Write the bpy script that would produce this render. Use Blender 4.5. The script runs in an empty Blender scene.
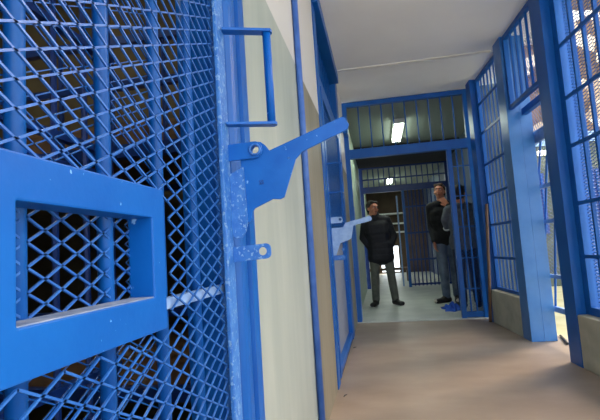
import bpy, bmesh, math, random
from mathutils import Vector, Matrix, Euler
random.seed(7)
R = math.radians
S = bpy.context.scene
COL = S.collection

# ------------------------------------------------------------ camera, world, sun, exposure
cam_d = bpy.data.cameras.new('camera'); cam = bpy.data.objects.new('camera', cam_d); COL.objects.link(cam)
cam_d.sensor_width = 36.0; cam_d.lens = 36.0 * 450.0 / 600.0; cam_d.clip_start = 0.02; cam_d.clip_end = 200
cam.matrix_world = (Matrix.Translation((0, 0, .95)) @ Matrix.Rotation(R(9.76), 4, 'Z')
                    @ Matrix.Rotation(R(95.34), 4, 'X') @ Matrix.Rotation(R(-3.7), 4, 'Z'))
S.camera = cam

w = bpy.data.worlds.new('sky'); S.world = w; w.use_nodes = True
bg = w.node_tree.nodes['Background']; bg.inputs[0].default_value = (.86, .93, 1, 1); bg.inputs[1].default_value = 2.9

sun_d = bpy.data.lights.new('sun', 'SUN'); sun_d.energy = 9; sun_d.angle = R(24); sun_d.color = (1, .79, .58)
sun = bpy.data.objects.new('sun', sun_d); COL.objects.link(sun)
sun.location = (8, 10, 12)
sun.rotation_euler = Vector((-.62, -.60, -.62)).to_track_quat('-Z', 'Y').to_euler()

S.view_settings.view_transform = 'Standard'; S.view_settings.look = 'None'
S.view_settings.gamma = 1; S.view_settings.use_curve_mapping = False
S.view_settings.exposure = 0.42

# ------------------------------------------------------------ materials
def lin(c): return tuple(((v / 255) / 12.92 if v / 255 < .04045 else ((v / 255 + .055) / 1.055) ** 2.4) for v in c) + (1,)

def mat(name, c1, c2=None, rough=.6, scale=8, metal=0, spec=.5, bump=0, bump_scale=60, stretch=(1, 1, 1), detail=6, lo=.35, hi=.65,
        chips=None, chip_lo=.62, chip_scale=55):
    m = bpy.data.materials.new(name); m.use_nodes = True
    nt = m.node_tree; N = nt.nodes; L = nt.links; b = N['Principled BSDF']
    b.inputs['Roughness'].default_value = rough; b.inputs['Metallic'].default_value = metal
    b.inputs['Specular IOR Level'].default_value = spec
    b.inputs['Base Color'].default_value = lin(c1)
    geo = N.new('ShaderNodeNewGeometry'); mp = N.new('ShaderNodeMapping'); mp.inputs['Scale'].default_value = stretch
    L.new(geo.outputs['Position'], mp.inputs[0])
    out = None
    if c2:
        n = N.new('ShaderNodeTexNoise'); n.inputs['Scale'].default_value = scale; n.inputs['Detail'].default_value = detail
        L.new(mp.outputs[0], n.inputs['Vector'])
        r = N.new('ShaderNodeValToRGB'); r.color_ramp.elements[0].position = lo; r.color_ramp.elements[1].position = hi
        r.color_ramp.elements[0].color = lin(c1); r.color_ramp.elements[1].color = lin(c2)
        L.new(n.outputs[0], r.inputs[0]); out = r.outputs[0]
    if chips:
        n = N.new('ShaderNodeTexNoise'); n.inputs['Scale'].default_value = chip_scale; n.inputs['Detail'].default_value = 8
        L.new(mp.outputs[0], n.inputs['Vector'])
        r = N.new('ShaderNodeValToRGB'); r.color_ramp.elements[0].position = chip_lo; r.color_ramp.elements[1].position = chip_lo + .03
        L.new(n.outputs[0], r.inputs[0])
        mx = N.new('ShaderNodeMix'); mx.data_type = 'RGBA'
        L.new(r.outputs[0], mx.inputs[0]); mx.inputs[7].default_value = lin(chips)
        if out: L.new(out, mx.inputs[6])
        else: mx.inputs[6].default_value = lin(c1)
        out = mx.outputs[2]
    if out: L.new(out, b.inputs['Base Color'])
    if bump:
        n = N.new('ShaderNodeTexNoise'); n.inputs['Scale'].default_value = bump_scale; n.inputs['Detail'].default_value = 4
        L.new(mp.outputs[0], n.inputs['Vector'])
        bp = N.new('ShaderNodeBump'); bp.inputs['Strength'].default_value = bump; bp.inputs['Distance'].default_value = .004
        L.new(n.outputs[0], bp.inputs['Height']); L.new(bp.outputs[0], b.inputs['Normal'])
    return m

def emis(name, c, s):
    m = bpy.data.materials.new(name); m.use_nodes = True; b = m.node_tree.nodes['Principled BSDF']
    b.inputs['Base Color'].default_value = lin(c); b.inputs['Emission Color'].default_value = lin(c)
    b.inputs['Emission Strength'].default_value = s
    return m

BLUE = mat('blue_gloss_paint', (4, 82, 164), (8, 92, 174), rough=.4, spec=.25, scale=5, bump=.15, bump_scale=45, chips=(120, 170, 225), chip_lo=.70, chip_scale=70)
BLUE_FRAME = mat('blue_gate_paint', (4, 80, 158), (8, 90, 168), rough=.42, spec=.35, scale=4)
BLUE_MESH = mat('blue_mesh_paint', (26, 86, 164), (42, 102, 178), rough=.4, scale=30)
BLUE_WORN = mat('worn_blue_paint', (34, 98, 176), (58, 118, 188), rough=.5, scale=40, bump=.3, bump_scale=150, chips=(112, 150, 196), chip_lo=.58, chip_scale=120)
BLUE_LEVER = mat('chipped_blue_paint', (10, 86, 168), (22, 98, 180), spec=.3, rough=.4, scale=14, bump=.1, chips=(110, 158, 210), chip_lo=.69, chip_scale=90)
BLUE_COL = mat('lighter_blue_paint', (46, 108, 176), (66, 124, 188), rough=.3, scale=4)  # lighter blue for the wide column
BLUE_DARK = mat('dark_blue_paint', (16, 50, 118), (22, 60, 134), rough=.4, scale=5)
BLUE_PALE = mat('pale_blue_paint_and_flare', (120, 152, 200), (146, 176, 214), rough=.4, scale=25)  # pale parts, and the light flare on the farther door's lever
PIPE = mat('pipe_blue_paint', (46, 88, 160), (64, 104, 176), rough=.5, scale=14)

def wall_mat(ca=(150, 157, 150), cb=(165, 170, 161)):
    m = mat('two_tone_wall_paint', ca, cb, rough=.55, scale=2.2, stretch=(3, 3, .5), bump=.25, bump_scale=14)
    nt = m.node_tree; N = nt.nodes; L = nt.links; b = N['Principled BSDF']
    src = b.inputs['Base Color'].links[0].from_socket
    geo = N.new('ShaderNodeNewGeometry'); sx = N.new('ShaderNodeSeparateXYZ'); L.new(geo.outputs['Position'], sx.inputs[0])
    mt = N.new('ShaderNodeMath'); mt.operation = 'GREATER_THAN'; mt.inputs[1].default_value = 1.925; L.new(sx.outputs[2], mt.inputs[0])
    mx = N.new('ShaderNodeMix'); mx.data_type = 'RGBA'; L.new(mt.outputs[0], mx.inputs[0]); L.new(src, mx.inputs[6])
    mx.inputs[7].default_value = lin((204, 200, 196)); L.new(mx.outputs[2], b.inputs['Base Color'])
    return m
WALL = wall_mat()
CEIL = mat('ceiling_paint', (240, 239, 236), (247, 246, 243), rough=.8, scale=1.5, bump=.3, bump_scale=9)
FLOOR = mat('worn_concrete_floor', (138, 121, 106), (168, 150, 133), rough=.5, scale=1.7, bump=.2, bump_scale=30, stretch=(1, 1.6, 1), detail=8, lo=.25, hi=.75)
FLOOR2 = mat('pale_concrete_floor', (192, 195, 190), (208, 210, 204), rough=.45, scale=3)
KERB = mat('grey_kerb_plaster', (160, 160, 142), (182, 180, 160), rough=.8, scale=6, bump=.4, bump_scale=40)
YARD = mat('yellow_yard_concrete', (178, 166, 122), (196, 184, 142), rough=.8, scale=3)
GREENWALL = mat('green_grey_plaster', (66, 76, 70), (92, 100, 90), rough=.8, scale=3)
def stone_mat():
    m = bpy.data.materials.new('rubble_stone'); m.use_nodes = True; nt = m.node_tree; N = nt.nodes; L = nt.links; b = N['Principled BSDF']
    geo = N.new('ShaderNodeNewGeometry'); v = N.new('ShaderNodeTexVoronoi'); v.inputs['Scale'].default_value = 4.4
    L.new(geo.outputs['Position'], v.inputs['Vector'])
    r = N.new('ShaderNodeValToRGB'); cr = r.color_ramp
    cr.elements[0].color = lin((70, 54, 42)); cr.elements[1].color = lin((240, 230, 214))
    e = cr.elements.new(.5); e.color = lin((120, 96, 76)); e = cr.elements.new(.72); e.color = lin((214, 194, 168))
    sx = N.new('ShaderNodeSeparateXYZ'); L.new(v.outputs['Color'], sx.inputs[0]); L.new(sx.outputs[0], r.inputs[0])
    L.new(r.outputs[0], b.inputs['Base Color']); b.inputs['Roughness'].default_value = .9
    return m
STONE = stone_mat()
OLIVE = mat('olive_cell_wall', (78, 66, 46), (98, 84, 58), rough=.8, scale=3)
BROWN = mat('brown_blanket', (110, 78, 50), (140, 104, 70), rough=.9, scale=9)
WOOD = mat('brown_wood', (96, 72, 56), (124, 96, 74), rough=.6, scale=12, stretch=(4, 4, .6))
BLACKSTEEL = mat('dark_steel', (30, 30, 34), rough=.5)
WHITEM = mat('white_enamel', (225, 225, 220), rough=.4)
TUBE = emis('fluorescent_tube', (236, 255, 236), 14)
BULB = emis('lit_bulb', (255, 250, 230), 9)
DARK_BOX = mat('dark_ceiling_box', (44, 40, 40), rough=.8)
SKIN = mat('skin', (188, 118, 90), (198, 128, 98), rough=.5, scale=20)
HAIR = mat('dark_brown_hair', (30, 22, 20), (46, 34, 28), rough=.6, scale=60)
HAIR2 = mat('brown_hair', (62, 42, 34), (78, 54, 42), rough=.6, scale=60)
JACKET = mat('black_jacket', (20, 20, 28), (28, 28, 36), rough=.7, scale=15, bump=.5, bump_scale=18)
KNIT = mat('black_sweater', (18, 18, 22), (26, 26, 30), rough=.9, scale=25, bump=.4, bump_scale=30)
GREYKNIT = mat('grey_sweatshirt', (84, 88, 98), (100, 104, 114), rough=.9, scale=25, bump=.4, bump_scale=30)
WHITEKNIT = mat('white_cuff', (222, 222, 222), rough=.9)
TROUS = mat('olive_grey_trousers', (88, 92, 86), (108, 110, 102), rough=.9, scale=14, bump=.5, bump_scale=22)
JEANS = mat('washed_jeans', (82, 98, 122), (116, 130, 150), rough=.9, scale=7, bump=.5, bump_scale=22)
NAVY = mat('navy_trousers', (32, 38, 60), (42, 50, 74), rough=.9, scale=7)
SHOE = mat('dark_shoe', (36, 34, 36), rough=.5)
SHOETIP = mat('white_rubber', (214, 206, 198), rough=.5)
EYEW = mat('eye_white', (220, 215, 210), rough=.2)
EYED = mat('eye_dark', (24, 18, 16), rough=.2)
LIP = mat('lips', (150, 78, 66), rough=.5)
CLOTH = mat('bright_blue_cloth', (20, 70, 180), (40, 96, 205), rough=.9, scale=20)

# ------------------------------------------------------------ helpers
class MB:
    def __init__(s): s.v = []; s.f = []
    def add(s, vs, fs):
        k = len(s.v); s.v += [tuple(v) for v in vs]; s.f += [tuple(i + k for i in f) for f in fs]
    def box(s, x0, x1, y0, y1, z0, z1):
        vs = [(x, y, z) for x in (x0, x1) for y in (y0, y1) for z in (z0, z1)]
        s.add(vs, [(0, 1, 3, 2), (4, 6, 7, 5), (0, 4, 5, 1), (2, 3, 7, 6), (0, 2, 6, 4), (1, 5, 7, 3)]); return s
    def tube(s, pts, r, n=8, caps=True, flat=1.0):
        pts = [Vector(p) for p in pts]; vs = []; fs = []
        for i, p in enumerate(pts):
            d = (pts[min(i + 1, len(pts) - 1)] - pts[max(i - 1, 0)]).normalized()
            a = d.cross(Vector((0, 0, 1)));
            if a.length < .05: a = Vector((1, 0, 0)) - d * d.x
            a.normalize(); b = d.cross(a)
            rr = r[i] if isinstance(r, (list, tuple)) else r
            for j in range(n):
                t = 2 * math.pi * (j + .5) / n
                vs.append(p + a * math.cos(t) * rr + b * math.sin(t) * rr * flat)
        for i in range(len(pts) - 1):
            for j in range(n):
                j2 = (j + 1) % n; fs.append((i * n + j, i * n + j2, (i + 1) * n + j2, (i + 1) * n + j))
        if caps: fs.append(tuple(range(n - 1, -1, -1))); fs.append(tuple((len(pts) - 1) * n + j for j in range(n)))
        s.add(vs, fs); return s
    def ball(s, c, r, seg=10, rings=7, sc=(1, 1, 1), M=None):
        vs = [Vector((0, 0, sc[2] * r))]; fs = []
        for i in range(1, rings):
            ph = math.pi * i / rings
            for j in range(seg):
                t = 2 * math.pi * j / seg
                vs.append(Vector((math.sin(ph) * math.cos(t) * r * sc[0], math.sin(ph) * math.sin(t) * r * sc[1], math.cos(ph) * r * sc[2])))
        vs.append(Vector((0, 0, -r * sc[2])))
        for j in range(seg): fs.append((0, 1 + j, 1 + (j + 1) % seg))
        for i in range(rings - 2):
            for j in range(seg):
                a = 1 + i * seg + j; b = 1 + i * seg + (j + 1) % seg; fs.append((a, a + seg, b + seg, b))
        e = len(vs) - 1; k = 1 + (rings - 2) * seg
        for j in range(seg): fs.append((e, k + (j + 1) % seg, k + j))
        if M is not None: vs = [M @ v for v in vs]
        s.add([v + Vector(c) for v in vs], fs); return s
    def cap(s, p0, r0, p1, r1):                      # tapered capsule
        s.tube([p0, p1], [r0, r1], n=12); s.ball(p0, r0); s.ball(p1, r1); return s
    def mesh(s, name):
        me = bpy.data.meshes.new(name); me.from_pydata(s.v, [], s.f); me.validate(); me.update(); return me
    def build(s, name, material, parent=None, bevel=0, smooth=False, loc=None, kind=None):
        me = s.mesh(name)
        if bevel:
            bm = bmesh.new(); bm.from_mesh(me); bmesh.ops.recalc_face_normals(bm, faces=bm.faces)
            bmesh.ops.bevel(bm, geom=[e for e in bm.edges], offset=bevel, segments=2, profile=.6, affect='EDGES', clamp_overlap=True)
            bm.to_mesh(me); bm.free()
        else:
            bm = bmesh.new(); bm.from_mesh(me); bmesh.ops.recalc_face_normals(bm, faces=bm.faces); bm.to_mesh(me); bm.free()
        if smooth:
            for p in me.polygons: p.use_smooth = True
        me.materials.append(material)
        o = bpy.data.objects.new(name, me); COL.objects.link(o)
        if parent: o.parent = parent
        if loc: o.location = loc
        if kind: o['kind'] = kind
        return o

def plate(name, material, parent, outline, y0, y1, holes=(), bevel=.0008):
    """flat plate whose outline lies in the XZ plane, between depths y0 and y1; holes = (x, z, r)"""
    cu = bpy.data.curves.new(name, 'CURVE'); cu.dimensions = '2D'; cu.fill_mode = 'BOTH'
    def spl(pts):
        sp = cu.splines.new('POLY'); sp.points.add(len(pts) - 1)
        for p, q in zip(sp.points, pts): p.co = (q[0], q[1], 0, 1)
        sp.use_cyclic_u = True
    spl(outline)
    for hx, hz, hr in holes: spl([(hx + hr * math.cos(-a * math.pi / 12), hz + hr * math.sin(-a * math.pi / 12)) for a in range(24)])
    cu.extrude = (y1 - y0) / 2 - bevel; cu.bevel_depth = bevel; cu.offset = -bevel
    t = bpy.data.objects.new('t', cu); COL.objects.link(t)
    bpy.context.view_layer.update()
    me = bpy.data.meshes.new_from_object(t.evaluated_get(bpy.context.evaluated_depsgraph_get()))
    bpy.data.objects.remove(t)
    me.transform(Matrix.Translation((0, (y0 + y1) / 2, 0)) @ Matrix.Rotation(R(90), 4, 'X'))
    me.name = name; me.materials.clear(); me.materials.append(material)
    o = bpy.data.objects.new(name, me); COL.objects.link(o); o.parent = parent
    return o

def empty(name, loc=(0, 0, 0), rz=0):
    o = bpy.data.objects.new(name, None); COL.objects.link(o); o.location = loc; o.rotation_euler = (0, 0, rz)
    o.empty_display_size = .05; return o
def tag(o, label, cat, group=None, kind=None):
    o['label'] = label; o['category'] = cat
    if group: o['group'] = group
    if kind: o['kind'] = kind
    return o

def zigzag(mb, u0, u1, v0, v1, to3, lw, sw, r, n=4, hole=None):
    """expanded metal: to3(u, v) gives the 3-D point"""
    k = 0; v = v0 + sw / 4
    while v < v1:
        pts = []; i = 0; u = u0
        while u <= u1 + 1e-6:
            sgn = 1 if (i + k) % 2 == 0 else -1
            for du in (-.018, .018):
                uu = u + du * lw
                if u0 <= uu <= u1:
                    q = v + sgn * sw / 4
                    if hole and hole[0] < uu < hole[1] and hole[2] < q < hole[3]:
                        if len(pts) > 1: mb.tube(pts, r, n)
                        pts = []
                    else: pts.append(to3(uu, q))
            i += 1; u += lw / 2
        if len(pts) > 1: mb.tube(pts, r, n)
        k += 1; v += sw / 2

TH = math.atan(.065); CT, ST = math.cos(TH), math.sin(TH)
def RW(t, s, z=0): return Vector((1.36 + CT * t - ST * (s - 3.4), 3.4 + ST * t + CT * (s - 3.4), z))   # right-hand wall line

H = 2.9
# ------------------------------------------------------------ structure
def struct(mb, name, m, **k): return mb.build(name, m, kind='structure', **k)
mb = MB(); mb.add([(-.36, -2.2, 0), (1.78, -2.2, 0), (1.26, 5.88, 0), (-.36, 5.88, 0)] + [(-.36, -2.2, -.12), (1.78, -2.2, -.12), (1.26, 5.88, -.12), (-.36, 5.88, -.12)],
                  [(0, 1, 2, 3), (7, 6, 5, 4), (0, 4, 5, 1), (1, 5, 6, 2), (2, 6, 7, 3), (3, 7, 4, 0)])
mb.box(1.05, 1.62, 3.3, 4.75, -.12, -.001)
struct(mb, 'floor', FLOOR)
struct(MB().box(-.5, 1.70, 5.885, 16.2, -.12, .012), 'floor_far', FLOOR2)
struct(MB().box(-2.8, -.362, -1.2, 5.8, -.12, -.002), 'floor_cell', mat('cell_floor', (96, 92, 86), rough=.8))
struct(MB().box(-.48, 1.72, -2.2, 4.78, H, H + .15).box(-.48, 1.5, 4.83, 5.95, H - .004, H + .15).box(-.48, 1.5, 4.78, 4.83, H + .01, H + .15), 'ceiling', CEIL)
struct(MB().box(-.34, 1.28, 4.775, 4.80, H - .012, H - .0), 'trim_1', mat('ceiling_joint', (226, 220, 208), rough=.7))
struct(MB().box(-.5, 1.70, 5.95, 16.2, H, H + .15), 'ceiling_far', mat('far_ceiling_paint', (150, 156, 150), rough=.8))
struct(MB().box(1.33, 1.70, 5.86, 5.98, 0, H), 'wall_gate_side', GREENWALL)
struct(MB().box(-2.8, -.48, -1.2, 5.8, H, H + .15), 'ceiling_cell', OLIVE)
# left wall
mb = MB(); mb.box(-.48, -.36, -2.2, .10, 0, H); mb.box(-.48, -.36, 1.265, 2.24, 0, H); 
mb.box(-.48, -.36, .10, 1.265, 2.75, H); mb.box(-.48, -.36, 3.15, 5.10, 2.86, H)
struct(mb, 'wall_left', WALL)
struct(MB().box(-.48, -.36, 2.24, 3.15, 0, H).box(-.48, -.36, 5.10, 5.86, 0, H), 'wall_left_middle', wall_mat((122, 116, 98), (138, 130, 112)))
struct(MB().box(-.48, -.36, 5.98, 10.4, 0, H).box(-.48, -.36, 10.62, 16.2, 0, H), 'wall_left_far', mat('pale_green_wall', (168, 184, 166), (186, 198, 180), rough=.6, scale=3))
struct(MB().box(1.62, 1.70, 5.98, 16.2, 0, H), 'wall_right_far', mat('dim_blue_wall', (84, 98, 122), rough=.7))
struct(MB().box(-2.8, -2.68, -1.2, 5.8, 0, H).box(-2.68, -.48, 2.5, 2.62, 0, H).box(-2.68, -.48, -1.2, -1.1, 0, H).box(-2.68, -.48, 5.7, 5.8, 0, H), 'wall_cell', OLIVE)
struct(MB().box(-.36, 1.62, 8.7, 10.38, 2.78, H - .002), 'trim_2', DARK_BOX)  # dark box hung under the ceiling before the far gate
# far end wall with a low opening
struct(MB().box(-.5, .0, 16.2, 16.32, 0, H).box(.62, 1.7, 16.2, 16.32, 0, H).box(.0, .62, 16.2, 16.32, .95, H).box(.0, .62, 16.2, 16.32, 0, .06), 'wall_end', mat('dark_brown_end_wall', (84, 68, 54), (104, 86, 68), rough=.8, scale=2))
# right-hand kerbs
def rw_box(mb, t0, t1, s0, s1, z0, z1):
    vs = [RW(t, s, z) for t in (t0, t1) for s in (s0, s1) for z in (z0, z1)]
    mb.add(vs, [(0, 1, 3, 2), (4, 6, 7, 5), (0, 4, 5, 1), (2, 3, 7, 6), (0, 2, 6, 4), (1, 5, 7, 3)]); return mb
struct(rw_box(MB(), 0, .19, -2.0, 3.58, 0, .378), 'wall_right_near', KERB, bevel=.012)
struct(rw_box(MB(), 0, .19, 4.70, 5.60, 0, .378), 'wall_right', KERB, bevel=.012)
# yard
struct(MB().box(1.3, 16, -3, 12, -.14, -.03), 'floor_yard', YARD)

# ------------------------------------------------------------ far building across the yard
b_ = empty('yard_building', (6.5, 9.6, 0)); tag(b_, 'rubble stone and green plaster building across the yard outside the bars', 'building')
MB().box(-4.37, 5.5, 0, .5, -.03, 2.75).build('lower_wall', GREENWALL, b_)
MB().box(-4.37, 5.5, .02, .5, 2.95, 6.2).build('stone_wall', STONE, b_)
MB().box(-4.32, 5.5, -.06, .5, 2.75, 2.95).build('band', BLUE_PALE, b_)
for i, x in enumerate([-3.9, -2.9, -1.9, -.9]):
    f = MB().box(x, x + .7, -.04, .03, 1.0, 2.2).build('window', BLUE_DARK, b_)
    g = MB()
    for k in range(6): g.tube([(x + .06 + k * .116, -.07, 1.02), (x + .06 + k * .116, -.07, 2.18)], .012, 6)
    g.build('window_bars', BLUE_FRAME, f)

# ------------------------------------------------------------ LEFT: near cell door
XF = -.36
d1 = empty('cell_door', (XF, .6, 0)); tag(d1, 'near blue cell door of diamond mesh over round bars with a food slot', 'door')
def L1(mb, name, m, parent=d1, **k):
    mb.v = [(v[0] - XF, v[1] - .6, v[2]) for v in mb.v]; return mb.build(name, m, parent, **k)
# leaf frame
L1(MB().box(-.357, -.346, .996, 1.046, .04, 2.72).box(-.382, -.357, 1.032, 1.046, .04, 2.72), 'lock_stile', BLUE_WORN, bevel=.003)
L1(MB().box(-.395, -.350, .16, .20, .04, 2.72), 'hinge_stile', BLUE, bevel=.003)
L1(MB().box(-.395, -.350, .20, .998, 2.68, 2.72), 'top_rail', BLUE, bevel=.003)
L1(MB().box(-.395, -.350, .20, .998, .04, .09), 'bottom_rail', BLUE, bevel=.003)
SL = (.335, .717, .838, 1.072); SI = (.398, .676, .893, 1.021)
mm = MB()
zigzag(mm, .20, 1.02, .09, 2.68, lambda u, v: (-.3635, u, v - .005), .067, .0318, .0021, 4, hole=(SL[0] + .005, SL[1] - .005, SL[2] + .01, SL[3] - .01))
L1(mm, 'diamond_mesh', BLUE_MESH)
mm = MB()
zigzag(mm, .23, .86, .1, 2.66, lambda u, v: (-.424, u, v + .008), .067, .0318, .0013, 4, hole=(.36, .70, .86, 1.06))
L1(mm, 'inner_diamond_mesh', BLUE_FRAME)
mm = MB()
zigzag(mm, .34, .71, .845, 1.065, lambda u, v: (-.4025, u, v + .004), .059, .0295, .0021, 4)
L1(mm, 'slot_mesh', BLUE_MESH)
for k, y in enumerate([.285, .453, .625, .797, .957]):
    L1(MB().tube([(-.3955 if k != -1 else 0, y, .05), (-.3955, y, 2.7)], .0118, 14), 'bar', BLUE_FRAME, smooth=True).location.x -= .016
L1(MB().box(-.386, -.370, .72, 1.03, .866, .886), 'cross_bar', BLUE_PALE, bevel=.002)
L1(MB().box(-.402, -.384, .20, .998, 1.86, 1.90), 'cross_bar', BLUE, bevel=.002)
L1(MB().box(-.402, -.384, .20, .998, .34, .38), 'cross_bar', BLUE, bevel=.002)
# food slot: a deep frame of four welded sides
def frame4(o, i, x0, x1, bevel=.003):
    m = MB()
    (a, b, c, d), (e, f, g, h) = o, i
    vs = [(x, *p) for x in (x1, x0) for p in ((a, c), (b, c), (b, d), (a, d), (e, g), (f, g), (f, h), (e, h))]
    fs = []
    for q in range(4):
        r = (q + 1) % 4
        fs += [(q, r, 4 + r, 4 + q), (8 + q, 12 + q, 12 + r, 8 + r), (q, 8 + q, 8 + r, r), (4 + q, 4 + r, 12 + r, 12 + q)]
    m.add(vs, fs); return m
L1(frame4(SL, SI, -.404, -.360), 'slot_frame', BLUE, bevel=.0025)
L1(MB().box(-.402, -.362, SI[0], SI[1], SI[2], SI[2] + .0015), 'slot_sill', mat('scuffed_grey_sill', (150, 160, 178), (110, 128, 160), rough=.6, scale=30))
# grab handle, angled slightly away from the door
hd = empty('grab_handle', (0, 0, 0)); hd.parent = d1; hd.location = (.014, 1.03 - .6, 0); hd.rotation_euler = (0, 0, R(20))
ho = MB().box(0, .122, -.012, .016, 1.508, 1.515).box(0, .122, -.012, .016, 1.268, 1.275).build('handle_plate', BLUE_LEVER, hd, bevel=.0015)
MB().tube([(.112, .002, 1.272), (.112, .002, 1.511)], .0105, 14).build('handle_rod', BLUE, hd, smooth=True)
for z in (1.511, 1.272):
    MB().tube([(.112, .002, z - .0035), (.112, .002, z + .0035)], .0145, 16).build('weld', BLUE_LEVER, hd)
# locking lugs and lever
def rounded(x0, x1, z0, z1, r, dz=0):
    pts = [(x0, z0), (x1 - r, z0 + dz)]
    pts += [(x1 - r + r * math.sin(a), z0 + dz + r - r * math.cos(a)) for a in [R(20), R(45), R(70), R(90)]]
    pts += [(x1 - r + r * math.cos(a), z1 + dz - r + r * math.sin(a)) for a in [R(0), R(25), R(50), R(75), R(90)]]
    return pts + [(x0, z1)]
hw = empty('lock_hardware'); hw.parent = d1; hw.location = (0 - XF, -.6, 0)
plate('upper_lug', BLUE_LEVER, hw, rounded(-.352, -.262, 1.181, 1.222, .018, .002), 1.036, 1.042, [(-.2785, 1.203, .0105)])
mb = MB(); P0 = Vector((-.2785, 1.033, 1.203))
ring = [P0 + Vector((.0125 * math.cos(t), 0, .0125 * math.sin(t))) for t in [2 * math.pi * i / 24 for i in range(25)]]
mb.tube(ring, .0028, 8, caps=False).build('padlock_ring', BLUE_WORN, hw, smooth=True)
plate('lower_lug', BLUE_WORN, hw, rounded(-.350, -.254, .936, .972, .012, .004), 1.036, 1.042, [(-.274, .958, .0098)])
lev = [(-.346, 1.152), (-.319, 1.152), (-.319, 1.186), (-.300, 1.200), (-.292, 1.219), (-.280, 1.2255), (-.266, 1.223), (-.255, 1.213), (-.246, 1.200), (-.068, 1.262), (-.060, 1.262), (-.050, 1.243), (-.054, 1.231), (-.166, 1.189), (-.183, 1.172), (-.212, 1.094),
       (-.216, 1.083), (-.226, 1.079), (-.244, 1.081), (-.290, 1.062), (-.296, 1.055), (-.300, 1.035), (-.318, 1.020), (-.346, 1.018)]
lv = plate('lever', BLUE_LEVER, hw, lev, 1.046, 1.053, [(-.2785, 1.203, .0105)])
bz = [(-.346, 1.15), (-.312, 1.165), (-.308, 1.03), (-.313, 1.008), (-.324, .994), (-.338, .992), (-.347, 1.0)]
plate('boss_plate', BLUE_WORN, hw, bz, 1.040, 1.0459)
mb = MB().tube([(-.200, 1.0455, 1.175), (-.197, 1.0455, 1.178)], .003, 8); mb.build('rivet', BLUE_WORN, hw)
# stamped characters
cu = bpy.data.curves.new('stamp', 'FONT'); cu.body = 'SS'; cu.size = .014; cu.extrude = .0004; cu.align_x = 'CENTER'
t = bpy.data.objects.new('t', cu); COL.objects.link(t); bpy.context.view_layer.update()
me = bpy.data.meshes.new_from_object(t.evaluated_get(bpy.context.evaluated_depsgraph_get())); bpy.data.objects.remove(t)
me.transform(Matrix.Translation((-.270, 1.0455, 1.119)) @ Matrix.Rotation(R(90), 4, 'X')); me.materials.clear(); me.materials.append(BLUE_DARK)
so = bpy.data.objects.new('stamped_letters', me); COL.objects.link(so); so.parent = hw

# jamb beside the door: rolled channel and flange
jb = empty('door_jamb', (XF, 1.16, 0)); tag(jb, 'blue steel door post with a rolled edge beside the near cell door', 'door post')
mb = MB(); prof = [(-.48, 1.062), (-.392, 1.062), (-.385, 1.066), (-.385, 1.108), (-.378, 1.116), (-.368, 1.122), (-.360, 1.134), (-.356, 1.150), (-.356, 1.176), (-.360, 1.190),
                   (-.366, 1.196), (-.366, 1.206), (-.353, 1.208), (-.353, 1.262), (-.48, 1.262)]
n = len(prof); vs = [(x - XF, y - 1.16, z) for z in (0, 2.75) for x, y in prof]
mb.add(vs, [tuple(range(n)), tuple(range(2 * n - 1, n - 1, -1))] + [(i, (i + 1) % n, n + (i + 1) % n, n + i) for i in range(n)])
mb.build('post', BLUE_FRAME, jb)

# conduit on the wall
pp = tag(MB().tube([(0, 0, .0), (0, 0, H)], .0165, 14).build('wall_pipe', PIPE, smooth=True, loc=(-.343, 2.24, 0)), 'thin blue vertical pipe on the plastered wall between the cell doors', 'pipe')

# ------------------------------------------------------------ LEFT: second cell door
d2 = empty('cell_door', (XF, 4.0, 0)); tag(d2, 'farther cell door down the corridor, seen edge-on with a lever coloured pale for light flare', 'door')
def L2(mb, name, m, parent=d2, **k):
    mb.v = [(v[0] - XF, v[1] - 4.0, v[2]) for v in mb.v]; return mb.build(name, m, parent, **k)
L2(MB().box(-.47, -.352, 3.155, 3.30, 0, 2.86), 'jamb', BLUE_FRAME, bevel=.004)
L2(MB().box(-.47, -.352, 4.86, 5.10, 0, 2.86), 'jamb', BLUE_FRAME, bevel=.004)
L2(MB().box(-.47, -.312, 3.155, 4.86, 2.78, 2.885), 'header', BLUE_FRAME, bevel=.004)
L2(MB().box(-.395, -.348, 3.32, 3.40, .03, 2.2), 'lock_stile', BLUE, bevel=.003)
L2(MB().box(-.395, -.348, 4.76, 4.84, .03, 2.2), 'hinge_stile', BLUE, bevel=.003)
L2(MB().box(-.395, -.352, 3.40, 4.76, 2.14, 2.2), 'top_rail', BLUE, bevel=.003)
L2(MB().box(-.395, -.352, 3.40, 4.76, .03, .09), 'bottom_rail', BLUE, bevel=.003)
L2(MB().box(-.395, -.356, 3.40, 4.76, 1.02, 1.08), 'middle_rail', BLUE, bevel=.003)
L2(MB().box(-.40, -.39, 3.40, 4.76, .09, 1.02), 'kick_panel', mat('grey_blue_sheet', (120, 128, 146), rough=.5))
mm = MB(); zigzag(mm, 3.40, 4.76, 1.08, 2.14, lambda u, v: (-.372, u, v), .054, .0305, .0021, 4); L2(mm, 'diamond_mesh', BLUE_MESH)
for k in range(8): L2(MB().tube([(-.41, 3.5 + k * .16, .03), (-.41, 3.5 + k * .16, 2.76)], .012, 8), 'bar', BLUE_FRAME, smooth=True)
L2(MB().box(-.43, -.36, 3.30, 4.86, 2.22, 2.30), 'transom_rail', BLUE_FRAME, bevel=.003)
h2 = empty('lock_hardware'); h2.parent = d2; h2.location = (-XF, -4.0, 0)
sx = 2.36
def sh(pts): return [(x, z - .058) for x, z in pts]
plate('lever', BLUE_PALE, h2, sh([(-.352, 1.17)] + [(-.262, 1.172), (-.243, 1.205), (-.068, 1.242), (-.056, 1.242), (-.045, 1.223), (-.052, 1.207), (-.185, 1.18), (-.205, 1.09),
       (-.226, 1.075), (-.290, 1.055), (-.300, 1.035), (-.33, .96), (-.352, .95)]), 3.372, 3.380)  # lever's pale colour stands in for light flare on it
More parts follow.
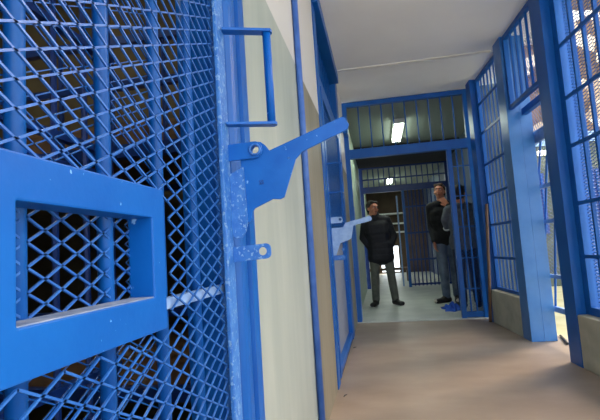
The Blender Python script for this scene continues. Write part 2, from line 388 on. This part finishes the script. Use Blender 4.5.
plate('upper_lug', BLUE_PALE, h2, sh(rounded(-.352, -.262, 1.205, 1.252, .018)), 3.360, 3.368, [(-.2785, 1.175, .0105)])
plate('lower_lug', BLUE_WORN, h2, sh(rounded(-.352, -.262, .93, .966, .012)), 3.360, 3.368, [(-.274, .95, .0098)])
L2(MB().tube([(-.352, 3.35, 1.60), (-.24, 3.35, 1.60), (-.24, 3.35, 1.38), (-.352, 3.35, 1.38)], .009, 8), 'grab_handle', BLUE_FRAME)

# blue-edged gate stop fixed on far wall pier
tag(MB().box(-.02, .02, -.02, .02, 0, 1.5).build('steel_post', BLUE_PALE, loc=(-.32, 6.10, .012), bevel=.004), 'slim pale post inside the gateway at its left edge', 'post')

# ------------------------------------------------------------ inside the near cell: bunk bed
bk = empty('bunk_bed', (-1.62, 1.98, 0)); tag(bk, 'blue steel bunk bed in the dark cell behind the near mesh door', 'bed')
for x in (-1.0, .95):
    for y in (-.42, .42): MB().box(x - .02, x + .02, y - .02, y + .02, 0, 1.9).build('post', BLUE_DARK, bk)
for z in (.45, 1.35):
    MB().box(-.98, .93, -.44, -.40, z, z + .05).box(-.98, .93, .40, .44, z, z + .05).build('side_rail', BLUE_DARK, bk)
    MB().box(-.97, .92, -.40, .40, z + .03, z + .15).build('mattress', BROWN, bk, bevel=.02)
for z in (1.62, 1.8, .75): MB().box(-.98, .93, -.44, -.41, z, z + .03).build('guard_rail', BLUE_DARK, bk)
for k in range(9): MB().tube([(-.9 + k * .22, -.425, 1.40), (-.9 + k * .22, -.425, 1.82)], .01, 6).build('guard_bar', BLUE_DARK, bk)
# inner grille across the cell
ig = empty('inner_grille', (-.85, .5, 0)); tag(ig, 'dark blue barred grille standing inside the near cell', 'grille')
for k in range(12): MB().tube([(0, -.6 + k * .13, .0), (0, -.6 + k * .13, 2.4)], .009, 6).build('bar', BLUE_DARK, ig)
for z in (.5, .62, 1.22, 1.30, 1.62, 2.1): MB().box(-.012, .012, -.62, .85, z, z + .022).build('rail', BLUE_DARK, ig)

# ------------------------------------------------------------ RIGHT: columns, barred panels
def rroot(name, t, s): return empty(name, RW(t, s), TH)
def column(s0, s1, wd, label, seam=True, m=BLUE_FRAME):
    c = rroot('steel_column', 0, s0)
    MB().box(0, wd / 2 - .001, 0, s1 - s0, 0, H).build('box_section', m, c, bevel=.003)
    MB().box(wd / 2 + .001, wd, .004, s1 - s0 - .004, 0, H).build('box_section', m, c, bevel=.003)
    return tag(c, label, 'column')
column(3.585, 3.765, .20, 'near square blue steel column at the right edge, beside the near kerb')
column(4.49, 4.69, .225, 'wide blue steel column in the middle of the right side, beyond the open bay', m=BLUE_COL)
column(5.60, 5.78, .12, 'blue steel corner column where the right side meets the gate')

def panel(t, s0, s1, z0, z1, label, bars, rails, rbar=.012, mesh=(.10, .012, .0016), frame=.04, stuff=BLUE_FRAME, msh=BLUE_FRAME, cat='barred panel'):
    p = rroot('barred_panel', t, s0); L = s1 - s0
    MB().box(-.02, .02, 0, frame, z0, z1).build('stile', stuff, p, bevel=.002)
    MB().box(-.02, .02, L - frame, L, z0, z1).build('stile', stuff, p, bevel=.002)
    MB().box(-.02, .02, frame, L - frame, z0, z0 + frame * .8).build('bottom_rail', stuff, p, bevel=.002)
    MB().box(-.02, .02, frame, L - frame, z1 - frame, z1).build('top_rail', stuff, p, bevel=.002)
    n = bars
    for k in range(n):
        y = frame + (L - 2 * frame) * (k + 1) / (n + 1)
        MB().box(-rbar, rbar, y - rbar, y + rbar, z0 + frame * .7, z1 - frame * .5).build('bar', stuff, p)
    for z in rails: MB().box(-rbar - .012, -rbar + .001, 0.01, L - .01, z - .013, z + .013).build('flat_rail', stuff, p)
    if mesh:
        mm = MB(); zigzag(mm, frame, L - frame, z0 + frame, z1 - frame, lambda u, v: (.018, u, v), mesh[0], mesh[1] * 2, mesh[2], 4)
        mm.build('wire_mesh', msh, p)
    return tag(p, label, cat)
panel(.085, 1.75, 3.575, .378, H - .01, 'near barred window panel with wire mesh standing on the kerb at the right edge', 10, (.79, 1.17, 1.59, 1.945, 2.34), rbar=.011, frame=.07, mesh=(.10, .012, .0025))
panel(.085, -.15, 1.70, .378, H - .01, 'barred panel on the kerb nearest the camera, out to the right', 12, (.79, 1.17, 1.59, 1.945, 2.34), rbar=.014, frame=.07, mesh=None)
panel(.085, 4.70, 5.59, .378, H - .01, 'tall barred panel on the far kerb between wide column and corner column', 6, (.745, 1.12, 1.475, 1.83, 2.21, 2.56), rbar=.007)
panel(.04, 3.78, 4.485, 2.17, H - .01, 'short barred transom panel above the open bay on the right', 4, (), rbar=.009, frame=.045)
tg = rroot('bay_beam', .12, 3.76); MB().box(0, .05, 0, .70, 2.10, 2.16).build('beam', BLUE_FRAME, tg, bevel=.002); tag(tg, 'blue cross beam behind the bottom of the transom over the open bay', 'beam')
# screen set back in the open bay
sc = rroot('bay_screen', .27, 3.70)
MB().box(-.02, .02, 0, 1.5, 1.84, 1.955).build('head_beam', BLUE_PALE, sc, bevel=.002)
MB().box(-.015, .015, 0, 1.5, .25, .30).build('bottom_rail', BLUE_PALE, sc, bevel=.002)
for z in (1.07, 1.40, .56): MB().box(-.015, .015, 0, 1.5, z, z + .035).build('rail', BLUE_PALE, sc, bevel=.002)
for k in range(6): MB().tube([(0, .10 + k * .26, .25), (0, .05 + k * .145, 1.86)], .010, 8).build('bar', BLUE_FRAME, sc)
for k in (0, 1): MB().box(-.02, .02, k * 1.48, k * 1.48 + .03, 0, 2.9).build('post', BLUE_FRAME, sc)
mm = MB(); zigzag(mm, 0.03, 1.48, 1.955, 2.88, lambda u, v: (.0, u, v), .05, .05, .0022, 4); mm.build('wire_mesh', BLUE_DARK, sc)
mm = MB(); zigzag(mm, 0.03, 1.48, .60, 1.84, lambda u, v: (.02, u, v), .10, .036, .0016, 4); mm.build('wire_mesh', BLUE_DARK, sc)
tag(sc, 'pale blue railed screen set back outside the open bay between the columns', 'screen')
# door stop rod
a, b = Vector((1.60, 4.68, 0)), Vector((1.53, 4.33, 0))
tag(MB().tube([a - a, Vector((b.x - a.x, b.y - a.y, 0))], .011, 8).build('door_stop', BLACKSTEEL, loc=(a.x, a.y, .012)), 'short dark steel rod lying low behind the near column', 'rod')

# ------------------------------------------------------------ GATE across the corridor
GX1 = 1.205
g = empty('corridor_gate', (.4, 5.93, 0)); tag(g, 'blue gate frame across the corridor with barred transom and mesh side panel', 'gate')
def G(mb, name, m=BLUE_FRAME, parent=g, **k):
    mb.v = [(v[0] - .4, v[1] - 5.93, v[2]) for v in mb.v]; return mb.build(name, m, parent, **k)
G(MB().box(-.36, -.30, 5.89, 5.96, .012, 2.89), 'post', bevel=.003)
G(MB().box(1.185, 1.235, 5.89, 5.96, .012, 2.89), 'post', bevel=.003)
G(MB().box(-.30, 1.185, 5.89, 5.96, 2.83, 2.89), 'top_rail', bevel=.003)
G(MB().box(-.30, 1.185, 5.885, 5.965, 2.13, 2.25), 'header', bevel=.003)
for k in range(9): G(MB().tube([(-.30 + .151 * (k + 1), 5.925, 2.24), (-.30 + .151 * (k + 1), 5.925, 2.84)], .0085, 8), 'transom_bar')
G(MB().box(-.355, -.295, 5.70, 5.89, 2.43, 2.66), 'hinge_block', bevel=.004)
sp = empty('side_panel', (0, 0, 0)); sp.parent = g
G(MB().box(.925, .985, 5.895, 5.955, .012, 2.13), 'stile', parent=sp, bevel=.003)
G(MB().box(.985, 1.185, 5.90, 5.95, .02, .09), 'bottom_plate', parent=sp, bevel=.002)
for x in (1.045, 1.115): G(MB().tube([(x, 5.925, .08), (x, 5.925, 2.14)], .011, 8), 'bar', parent=sp)
for z in (.36, .74, 1.13, 1.52, 1.9): G(MB().box(.985, 1.185, 5.905, 5.915, z, z + .012), 'rail', parent=sp)
mm = MB(); zigzag(mm, .985, 1.185, .09, 1.13, lambda u, v: (u, 5.94, v), .044, .036, .0014, 4); G(mm, 'wire_mesh', parent=sp)
# swung-back leaf edge
lf = empty('gate_leaf', (.90, 6.02, 0), R(82)); tag(lf, 'narrow blue gate leaf swung back beside the mesh side panel', 'gate')
for x in (0, .44): MB().box(x, x + .03, -.015, .015, .03, 2.1).build('stile', BLUE_WORN if x else BLUE_DARK, lf, bevel=.002)
for z in (.03, 1.0, 2.07): MB().box(.03, .44, -.012, .012, z, z + .03).build('rail', BLUE_DARK, lf)
for k in range(3): MB().tube([(.13 + k * .105, 0, .05), (.15 + k * .115, 0, 2.08)], .008, 6).build('bar', BLUE_DARK, lf)
lf.location = (.945, 5.985, .012)

# wooden pole against the corner column
a = Vector((1.175, 5.56, .0)); b = Vector((1.265, 5.56, 1.37))
st = MB().tube([Vector((0, 0, .012)), (b - a) * .35 + Vector((.004, 0, 0)), (b - a) * .7, b - a], [.018, .017, .018, .016], 10)
tag(st.build('wooden_pole', WOOD, smooth=True, loc=tuple(a)), 'brown wooden pole leaning against the corner column by the gate', 'pole')

# ------------------------------------------------------------ second gate, far down
g2 = empty('far_gate', (.8, 10.5, .012)); tag(g2, 'dark blue far gate with tall bars, half open, at the second bay', 'gate')
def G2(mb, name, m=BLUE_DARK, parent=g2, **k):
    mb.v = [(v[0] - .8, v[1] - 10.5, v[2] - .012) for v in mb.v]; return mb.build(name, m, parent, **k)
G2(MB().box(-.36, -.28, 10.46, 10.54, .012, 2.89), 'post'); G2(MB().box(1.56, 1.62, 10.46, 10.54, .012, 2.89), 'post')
G2(MB().box(.57, .63, 10.46, 10.54, .012, 2.2), 'post', BLUE_FRAME); G2(MB().box(-.28, 1.56, 10.46, 10.54, 2.2, 2.34), 'header')
G2(MB().box(-.28, 1.56, 10.46, 10.54, 2.76, 2.89), 'top_rail'); G2(MB().box(-.28, 1.56, 10.48, 10.52, 2.50, 2.53), 'transom_rail')
for k in range(14): G2(MB().box(-.28 + .1225 * (k + 1) - .012, -.28 + .1225 * (k + 1) + .012, 10.49, 10.51, 2.33, 2.77), 'transom_bar')
for k in range(10): G2(MB().tube([(.71 + k * .085, 10.5, .03), (.71 + k * .085, 10.5, 2.2)], .014, 8), 'bar')
for z in (.05, .6, 1.2, 1.8): G2(MB().box(.63, 1.56, 10.485, 10.515, z, z + .04), 'rail')
mm = MB(); zigzag(mm, .63, 1.56, .09, 2.18, lambda u, v: (u, 10.52, v), .06, .04, .003, 4); G2(mm, 'wire_mesh')
G2(MB().box(.44, .475, 10.56, 10.60, .03, 2.1), 'leaf_stile', BLUE_PALE)
# bench and shelf behind it
bn = empty('wooden_bench', (.15, 12.4, .012)); tag(bn, 'low brown wooden bench far behind the jacketed man', 'bench')
MB().box(-.5, .6, -.2, .2, .30, .36).build('seat', WOOD, bn, bevel=.008)
for x in (-.42, .52): MB().box(x - .03, x + .03, -.18, .18, 0, .30).build('leg', WOOD, bn)
sf = empty('wall_shelf', (.05, 16.05, 0)); tag(sf, 'pale shelf on the brown end wall far behind the jacketed man', 'shelf')
for z in (2.05, 1.7, 1.4): MB().box(-.5, .9, -.15, .14, z, z + .05).build('board', WHITEM, sf)

# ------------------------------------------------------------ lamps
def tube_lamp(loc, L, label, energy, rz=0, group=None, col=(.93, 1, .93)):
    r = empty('ceiling_lamp', loc, rz); tag(r, label, 'lamp', group)
    MB().box(-.09, .09, -L / 2, L / 2, -.03, 0).build('housing', WHITEM, r, bevel=.004)
    for x in (-.045, .045): MB().tube([(x, -L / 2 + .03, -.055), (x, L / 2 - .03, -.055)], .018, 10).build('tube', TUBE, r, smooth=True)
    for y in (-L / 2 + .015, L / 2 - .015): MB().box(-.08, .08, y - .012, y + .012, -.075, -.03).build('end_cap', WHITEM, r)
    ld = bpy.data.lights.new('lamp_light', 'AREA'); ld.shape = 'RECTANGLE'; ld.size = .16; ld.size_y = L * .95; ld.energy = energy; ld.color = col
    lo = bpy.data.objects.new('lamp_light', ld); COL.objects.link(lo); lo.parent = r; lo.location = (0, 0, -.085)
    return r
tube_lamp((.44, 7.6, H), 1.3, 'lit twin-tube ceiling lamp seen through the bars of the gate transom', 7)
tube_lamp((.42, 13.2, H), 1.2, 'lit ceiling lamp far away beyond the second gate', 18)
tube_lamp((-1.6, 1.2, H), .9, 'unseen ceiling lamp added to brighten the dark cell', 6, col=(1, .93, .8))  # added lamp, out of view, lifts the cell interior
# bulkhead lamps on the yard building
for i, (x, z) in enumerate([(3.27, 2.60), (3.40, 2.60), (3.53, 2.60), (3.46, 2.30)]):
    r = empty('bulkhead_lamp', (x, 9.565 if z < 2.7 else 9.59, z)); tag(r, ['left of the row of three small lit lamps on the yard building', 'middle of the row of three small lit lamps on the yard building',
        'right of the row of three small lit lamps on the yard building', 'single small round lit lamp below the row of three'][i], 'lamp', 'small lamps on the yard building')
    MB().box(-.05, .05, -.03, .01, -.05, .05).build('back_plate', WHITEM, r); MB().ball((0, -.06, 0), .055, 12, 8).build('globe', BULB, r, smooth=True)
r = empty('wall_tube_lamp', (2.74, 9.5, 3.25)); tag(r, 'upright lit tube lamp outside, seen through the far barred panel', 'lamp')
MB().box(-.05, .05, .0, .04, -.25, .25).build('housing', WHITEM, r); MB().tube([(0, -.03, -.23), (0, -.03, .23)], .03, 10).build('tube', TUBE, r, smooth=True)

# ------------------------------------------------------------ PEOPLE
def remeshed(mb, name, m, parent, voxel, smooth=4, factor=.5):
    me = mb.mesh(name); t = bpy.data.objects.new('t', me); COL.objects.link(t)
    md = t.modifiers.new('r', 'REMESH'); md.mode = 'VOXEL'; md.voxel_size = voxel; md.use_smooth_shade = True
    sm = t.modifiers.new('s', 'SMOOTH'); sm.factor = factor; sm.iterations = smooth
    bpy.context.view_layer.update()
    m2 = bpy.data.meshes.new_from_object(t.evaluated_get(bpy.context.evaluated_depsgraph_get())); bpy.data.objects.remove(t)
    m2.name = name; m2.materials.clear(); m2.materials.append(m)
    for p in m2.polygons: p.use_smooth = True
    o = bpy.data.objects.new(name, m2); COL.objects.link(o); o.parent = parent; return o
V = Vector
def hand(mb, wrist, d, nrm, thumb_side, curl=.5, k=1.0):
    d = d.normalized(); side = d.cross(nrm).normalized() * thumb_side; nrm = nrm.normalized()
    pw = wrist + d * .03 * k
    for q in (-.5, -.17, .17, .5):
        mb.cap(wrist + side * q * .03 * k, .016 * k, wrist + d * .085 * k + side * q * .066 * k, .013 * k)
    for q, ln in ((.5, .070), (.17, .080), (-.17, .074), (-.5, .058)):
        p = wrist + d * .09 * k + side * q * .070 * k; dd = d.copy()
        for j, fr in enumerate((.45, .32, .23)):
            dd = (dd + nrm * curl * (.5 + .3 * j)).normalized()
            p2 = p + dd * ln * fr * k; mb.cap(p, (.0095 - .001 * j) * k, p2, (.0088 - .001 * j) * k); p = p2
    p = wrist + d * .025 * k + side * .03 * k; q1 = p + (side * .7 + d * .7 + nrm * .2).normalized() * .04 * k
    q2 = q1 + (d + nrm * curl + side * .15).normalized() * .032 * k
    mb.cap(p, .014 * k, q1, .0105 * k); mb.cap(q1, .0105 * k, q2, .0085 * k)

def person(name, loc, J, yaw, cols, label, hair=HAIR, k=1.0, hands=(), hem=.0, short=False, cuffs=None, shoe_tip=False, tilt=0):
    """J: joints in local metres; yaw: facing of the head (0 = towards -Y, the camera; + turns to the image right)"""
    root = empty(name, loc); tag(root, label, 'person')
    body = MB(); F = Matrix.Rotation(yaw, 4, 'Z') @ Matrix.Rotation(tilt, 4, 'X')
    hc = V(J['head'])
    def hp(x, y, z): return hc + F @ V((x * k, y * k, z * k))
    # head: skull, jaw, cheeks, nose, ears, brow, lips
    Fm = F.to_3x3().to_4x4()
    body.ball(hp(0, .012, .03), .095 * k, 18, 12, (.80, 1.0, 1.0), Fm); body.ball(hp(0, -.018, -.02), .075 * k, 16, 10, (.84, .95, 1.12), Fm)
    body.ball(hp(0, -.045, -.082), .040 * k, 12, 8, (1, .9, .8), Fm)
    body.cap(hp(0, -.088, .018), .009 * k, hp(0, -.108, -.022), .0135 * k)
    for s_ in (-1, 1):
        body.ball(hp(s_ * .078, .01, -.005), .03 * k, 10, 8, (.32, .7, 1.05), Fm)
        body.ball(hp(s_ * .040, -.066, -.025), .026 * k, 10, 8, (1, .7, .8), Fm)
        body.cap(hp(s_ * .012, -.086, .042), .010 * k, hp(s_ * .046, -.072, .042), .009 * k)
        body.cap(hp(s_ * .003, -.105, -.026), .009 * k, hp(s_ * .011, -.096, -.028), .008 * k)
    body.cap(hp(-.016, -.086, -.055), .0085 * k, hp(.016, -.086, -.055), .0085 * k)
    nb = V(J['neck']); body.cap(nb, .062 * k, hc + F @ V((0, .025 * k, -.06 * k)), .056 * k)
    pel, ch = V(J['pelvis']), V(J['chest'])
    sl, sr = V(J['shL']), V(J['shR']); hl, hr = V(J['hipL']), V(J['hipR'])
    ax = (sr - sl).normalized(); hx = (hr - hl).normalized()
    def torso(mb, g):
        for t_, hw_, rr in ((0, .075, .105), (.25, .07, .10), (.5, .075, .102), (.75, .095, .108), (1, .10, .105)):
            c = pel.lerp(ch, t_); a_ = hx.lerp(ax, t_)
            mb.cap(c - a_ * hw_ * k, (rr + g) * k, c + a_ * hw_ * k, (rr + g) * k)
        mb.cap(sl, (.055 + g) * k, nb - V((0, 0, .015)), (.055 + g * .5) * k); mb.cap(sr, (.055 + g) * k, nb - V((0, 0, .015)), (.055 + g * .5) * k)
        for p in (sl, sr): mb.cap(p, (.055 + g) * k, ch, (.09 + g) * k)
    def arm(mb, s_, g, end=1.0):
        a_, b_, c_ = V(J['sh' + s_]), V(J['el' + s_]), V(J['wr' + s_])
        mb.cap(a_, (.052 + g) * k, b_, (.040 + g) * k); c2 = b_.lerp(c_, end); mb.cap(b_, (.040 + g) * k, c2, (.028 + g * 1.1) * k)
    def leg(mb, s_, g, end=1.0):
        a_, b_, c_ = V(J['hip' + s_]), V(J['kn' + s_]), V(J['an' + s_])
        mb.cap(a_, (.083 + g) * k, b_, (.056 + g) * k); c2 = b_.lerp(c_, end)
        mid = b_.lerp(c2, .35); mb.cap(b_, (.054 + g) * k, mid, (.054 + g) * k); mb.cap(mid, (.054 + g) * k, c2, (.038 + g * 1.6) * k)
    torso(body, 0)
    for s_ in 'LR':
        arm(body, s_, 0); leg(body, s_, 0)
        an = V(J['an' + s_]); fd = V(J['ft' + s_]); body.cap(an, .036 * k, an + fd * .4 - V((0, 0, .03)), .03 * k)
    for s_, d_, n_, ts, cu_ in hands: hand(body, V(J['wr' + s_]), V(d_), V(n_), ts, cu_, k)
    remeshed(body, 'body', SKIN, root, .0065, 3)
    # hair
    hb = MB(); hb.ball(hp(0, .030, .050), .098 * k, 18, 12, (.86, 1.0, .93), Fm); hb.ball(hp(0, .055, .0), .085 * k, 14, 10, (.92, .75, 1.05), Fm)
    hb.cap(hp(-.05, -.045, .098), .024 * k, hp(.05, -.045, .098), .024 * k)
    for s_ in (-1, 1): hb.cap(hp(s_ * .074, -.012, .055), .015 * k, hp(s_ * .076, -.002, .02), .010 * k)
    remeshed(hb, 'hair', hair, root, .007, 2)
    for s_ in (-1, 1):
        MB().ball(hp(s_ * .031, -.079, .018), .0125 * k, 10, 8, (1, .8, .7), Fm).build('eye', EYEW, root, smooth=True)
        MB().ball(hp(s_ * .031, -.087, .018), .006 * k, 8, 6).build('iris', EYED, root, smooth=True)
        MB().cap(hp(s_ * .016, -.092, .037), .0045 * k, hp(s_ * .046, -.080, .039), .004 * k).build('eyebrow', hair, root, smooth=True)
    MB().cap(hp(-.018, -.0935, -.055), .0042 * k, hp(.018, -.0935, -.055), .0042 * k).build('mouth', LIP, root, smooth=True)
    # top
    tb = MB(); torso(tb, .016)
    for s_ in 'LR': arm(tb, s_, .015, .97)
    if hem:
        for q in (0, .5, 1):
            c = pel - V((0, 0, hem * q)); tb.cap(c - hx * .085 * k, (.125 + .008 * q) * k, c + hx * .085 * k, (.125 + .008 * q) * k)
    tb.cap(nb - V((0, 0, .02)), .078 * k, nb + V((0, .004, .035)), .072 * k) if cols[3] else None
    remeshed(tb, cols[2], cols[0], root, .011, 3)
    # trousers
    bt = MB(); bt.cap(hl, .108 * k, hr, .108 * k)
    for s_ in 'LR': leg(bt, s_, .014, .96)
    remeshed(bt, 'trousers', cols[1], root, .011, 3)
    for s_ in 'LR':
        an = V(J['an' + s_]); fd = V(J['ft' + s_]); gz = .045
        p0 = V((an.x, an.y, gz)) - fd * .22; p1 = V((an.x, an.y, gz)) + fd * .95; sd = V((-fd.y, fd.x, 0)).normalized() * .018
        fo = MB(); fo.cap(p0, .042 * k, an + V((0, 0, .01)), .044 * k); fo.cap(p0, .042 * k, p1 - V((0, 0, .008)) + sd, .034 * k); fo.cap(p0, .042 * k, p1 - V((0, 0, .008)) - sd, .034 * k)
        fo.cap(an, .043 * k, p0.lerp(p1, .6), .036 * k)
        sh_ = remeshed(fo, 'shoe', SHOE, root, .008, 2)
        for v in sh_.data.vertices: v.co.z = max(v.co.z, .004)
        if shoe_tip:
            MB().ball(p1 - V((0, 0, .006)), .042 * k, 12, 8, (1.05, 1.05, .72)).build('toe_cap', SHOETIP, sh_, smooth=True)
    if cuffs:
        for s_ in cuffs:
            b1, c1 = V(J['el' + s_]), V(J['wr' + s_]); MB().tube([b1.lerp(c1, .86), b1.lerp(c1, 1.0)], [.052 * k, .050 * k], 14).build('cuff', WHITEKNIT, root, smooth=True)
    return root

# man in a black jacket, left, hands in the jacket pockets, face turned to the right
J1 = dict(head=(-.075, -.02, 1.565), neck=(-.05, .0, 1.43), chest=(-.035, .02, 1.27), pelvis=(.0, .03, .96), shL=(-.215, .01, 1.36), shR=(.135, .03, 1.37),
          elL=(-.275, .05, 1.10), elR=(.235, .06, 1.10), wrL=(-.17, .0, .93), wrR=(.17, .0, .93), hipL=(-.10, .03, .90), hipR=(.10, .03, .90),
          knL=(-.115, .0, .50), knR=(.135, .02, .50), anL=(-.135, .02, .085), anR=(.175, .05, .085), ftL=(-.05, -.17, 0), ftR=(.09, -.16, 0))
person('person', (.0, 7.42, .012), J1, R(38), (JACKET, TROUS, 'jacket', True), 'person in a black jacket and olive-grey trousers with hands in pockets, left of gateway', hem=.19,
       hands=(('L', (.5, .3, -.5), (.8, 0, 0), 1, .5), ('R', (-.5, .3, -.5), (-.8, 0, 0), 1, .5)))
# tall man in a black sweater, hand raised to his mouth
k2 = 1.08
J2 = {a: tuple(v * k2 for v in b) for a, b in dict(head=(-.03, -.05, 1.625), neck=(-.015, -.01, 1.475), chest=(.0, .02, 1.31), pelvis=(.0, .02, .99), shL=(-.175, .0, 1.41), shR=(.175, .03, 1.41),
          elL=(-.185, .05, 1.11), elR=(.20, -.10, 1.16), wrL=(-.165, -.06, .90), wrR=(.05, -.19, 1.40), hipL=(-.085, .02, .93), hipR=(.085, .02, .93),
          knL=(-.07, -.02, .51), knR=(.10, .02, .51), anL=(-.06, .0, .085), anR=(.10, .06, .085), ftL=(-.16, -.10, 0), ftR=(-.02, -.18, 0)).items()}
person('person', (1.035, 7.50, .012), J2, R(-22), (KNIT, JEANS, 'sweater', False), 'tall person in a black sweater and washed jeans raising a hand to the mouth', hair=HAIR2, k=1.06, hem=.05, shoe_tip=True,
       hands=(('L', (-.02, -.15, -1), (.7, -.3, 0), -1, .5), ('R', (-.55, .15, .8), (-.3, .9, .1), 1, .35)), tilt=R(-6))
# person in a grey sweatshirt behind the mesh side panel, back turned, elbow out
J3 = dict(head=(.0, .05, 1.63), neck=(.0, .02, 1.48), chest=(.0, .0, 1.30), pelvis=(.0, .0, .98), shL=(-.19, .0, 1.40), shR=(.18, .0, 1.40),
          elL=(-.25, -.02, 1.27), elR=(.22, .02, 1.11), wrL=(-.215, .08, 1.14), wrR=(.12, .15, 1.02), hipL=(-.09, .0, .92), hipR=(.09, .0, .92),
          knL=(-.095, .03, .50), knR=(.095, .0, .50), anL=(-.10, .0, .085), anR=(.11, .0, .085), ftL=(-.04, .18, 0), ftR=(.05, .18, 0))
person('person', (1.20, 6.80, .012), J3, R(155), (GREYKNIT, NAVY, 'sweatshirt', False), 'person in a grey sweatshirt with white cuff, mostly hidden behind the mesh side panel', hem=.05, k=1.03,
       hands=(('L', (.6, .5, .1), (0, 0, -1), 1, .5), ('R', (-.6, .5, .1), (0, 0, -1), 1, .5)), cuffs='L')

# ------------------------------------------------------------ small things on the floor
bm = bmesh.new(); bmesh.ops.create_grid(bm, x_segments=26, y_segments=20, size=.5)
for v in bm.verts:
    x, y = v.co.x, v.co.y; r2 = (x * x + y * y) * 4
    h = max(0, 1 - r2) * (.055 + .03 * math.sin(x * 23 + 2 * math.sin(y * 9)) + .022 * math.sin(y * 31 + x * 11)) + .008
    a = math.atan2(y, x); sc_ = 1 + .18 * math.sin(3 * a + .6) + .1 * math.sin(7 * a)
    v.co = (x * .22 * sc_ * 1.1, y * .42 * sc_, h)
ext = bmesh.ops.solidify(bm, geom=bm.faces[:], thickness=.006)
me = bpy.data.meshes.new('floor_cloth'); bm.to_mesh(me); bm.free(); me.materials.append(CLOTH)
for p in me.polygons: p.use_smooth = True
o = bpy.data.objects.new('floor_cloth', me); COL.objects.link(o); o.location = (.93, 6.72, .012); tag(o, 'crumpled bright blue cloth on the pale floor by the side panel', 'cloth')
for i, (x, y, rz, lb) in enumerate([(-.30, 3.02, 1.2, 'tiny dark twig on the floor near the wall, nearest the camera'), (-.318, 4.45, .9, 'tiny dark twig on the floor below the farther cell door')]):
    tag(MB().tube([(-.02, 0, .005), (0, .004, .006), (.02, -.002, .005)], [.003, .0035, .002], 6).build('twig', BLACKSTEEL, loc=(x, y, 0)), lb, 'twig').rotation_euler = (0, 0, rz)
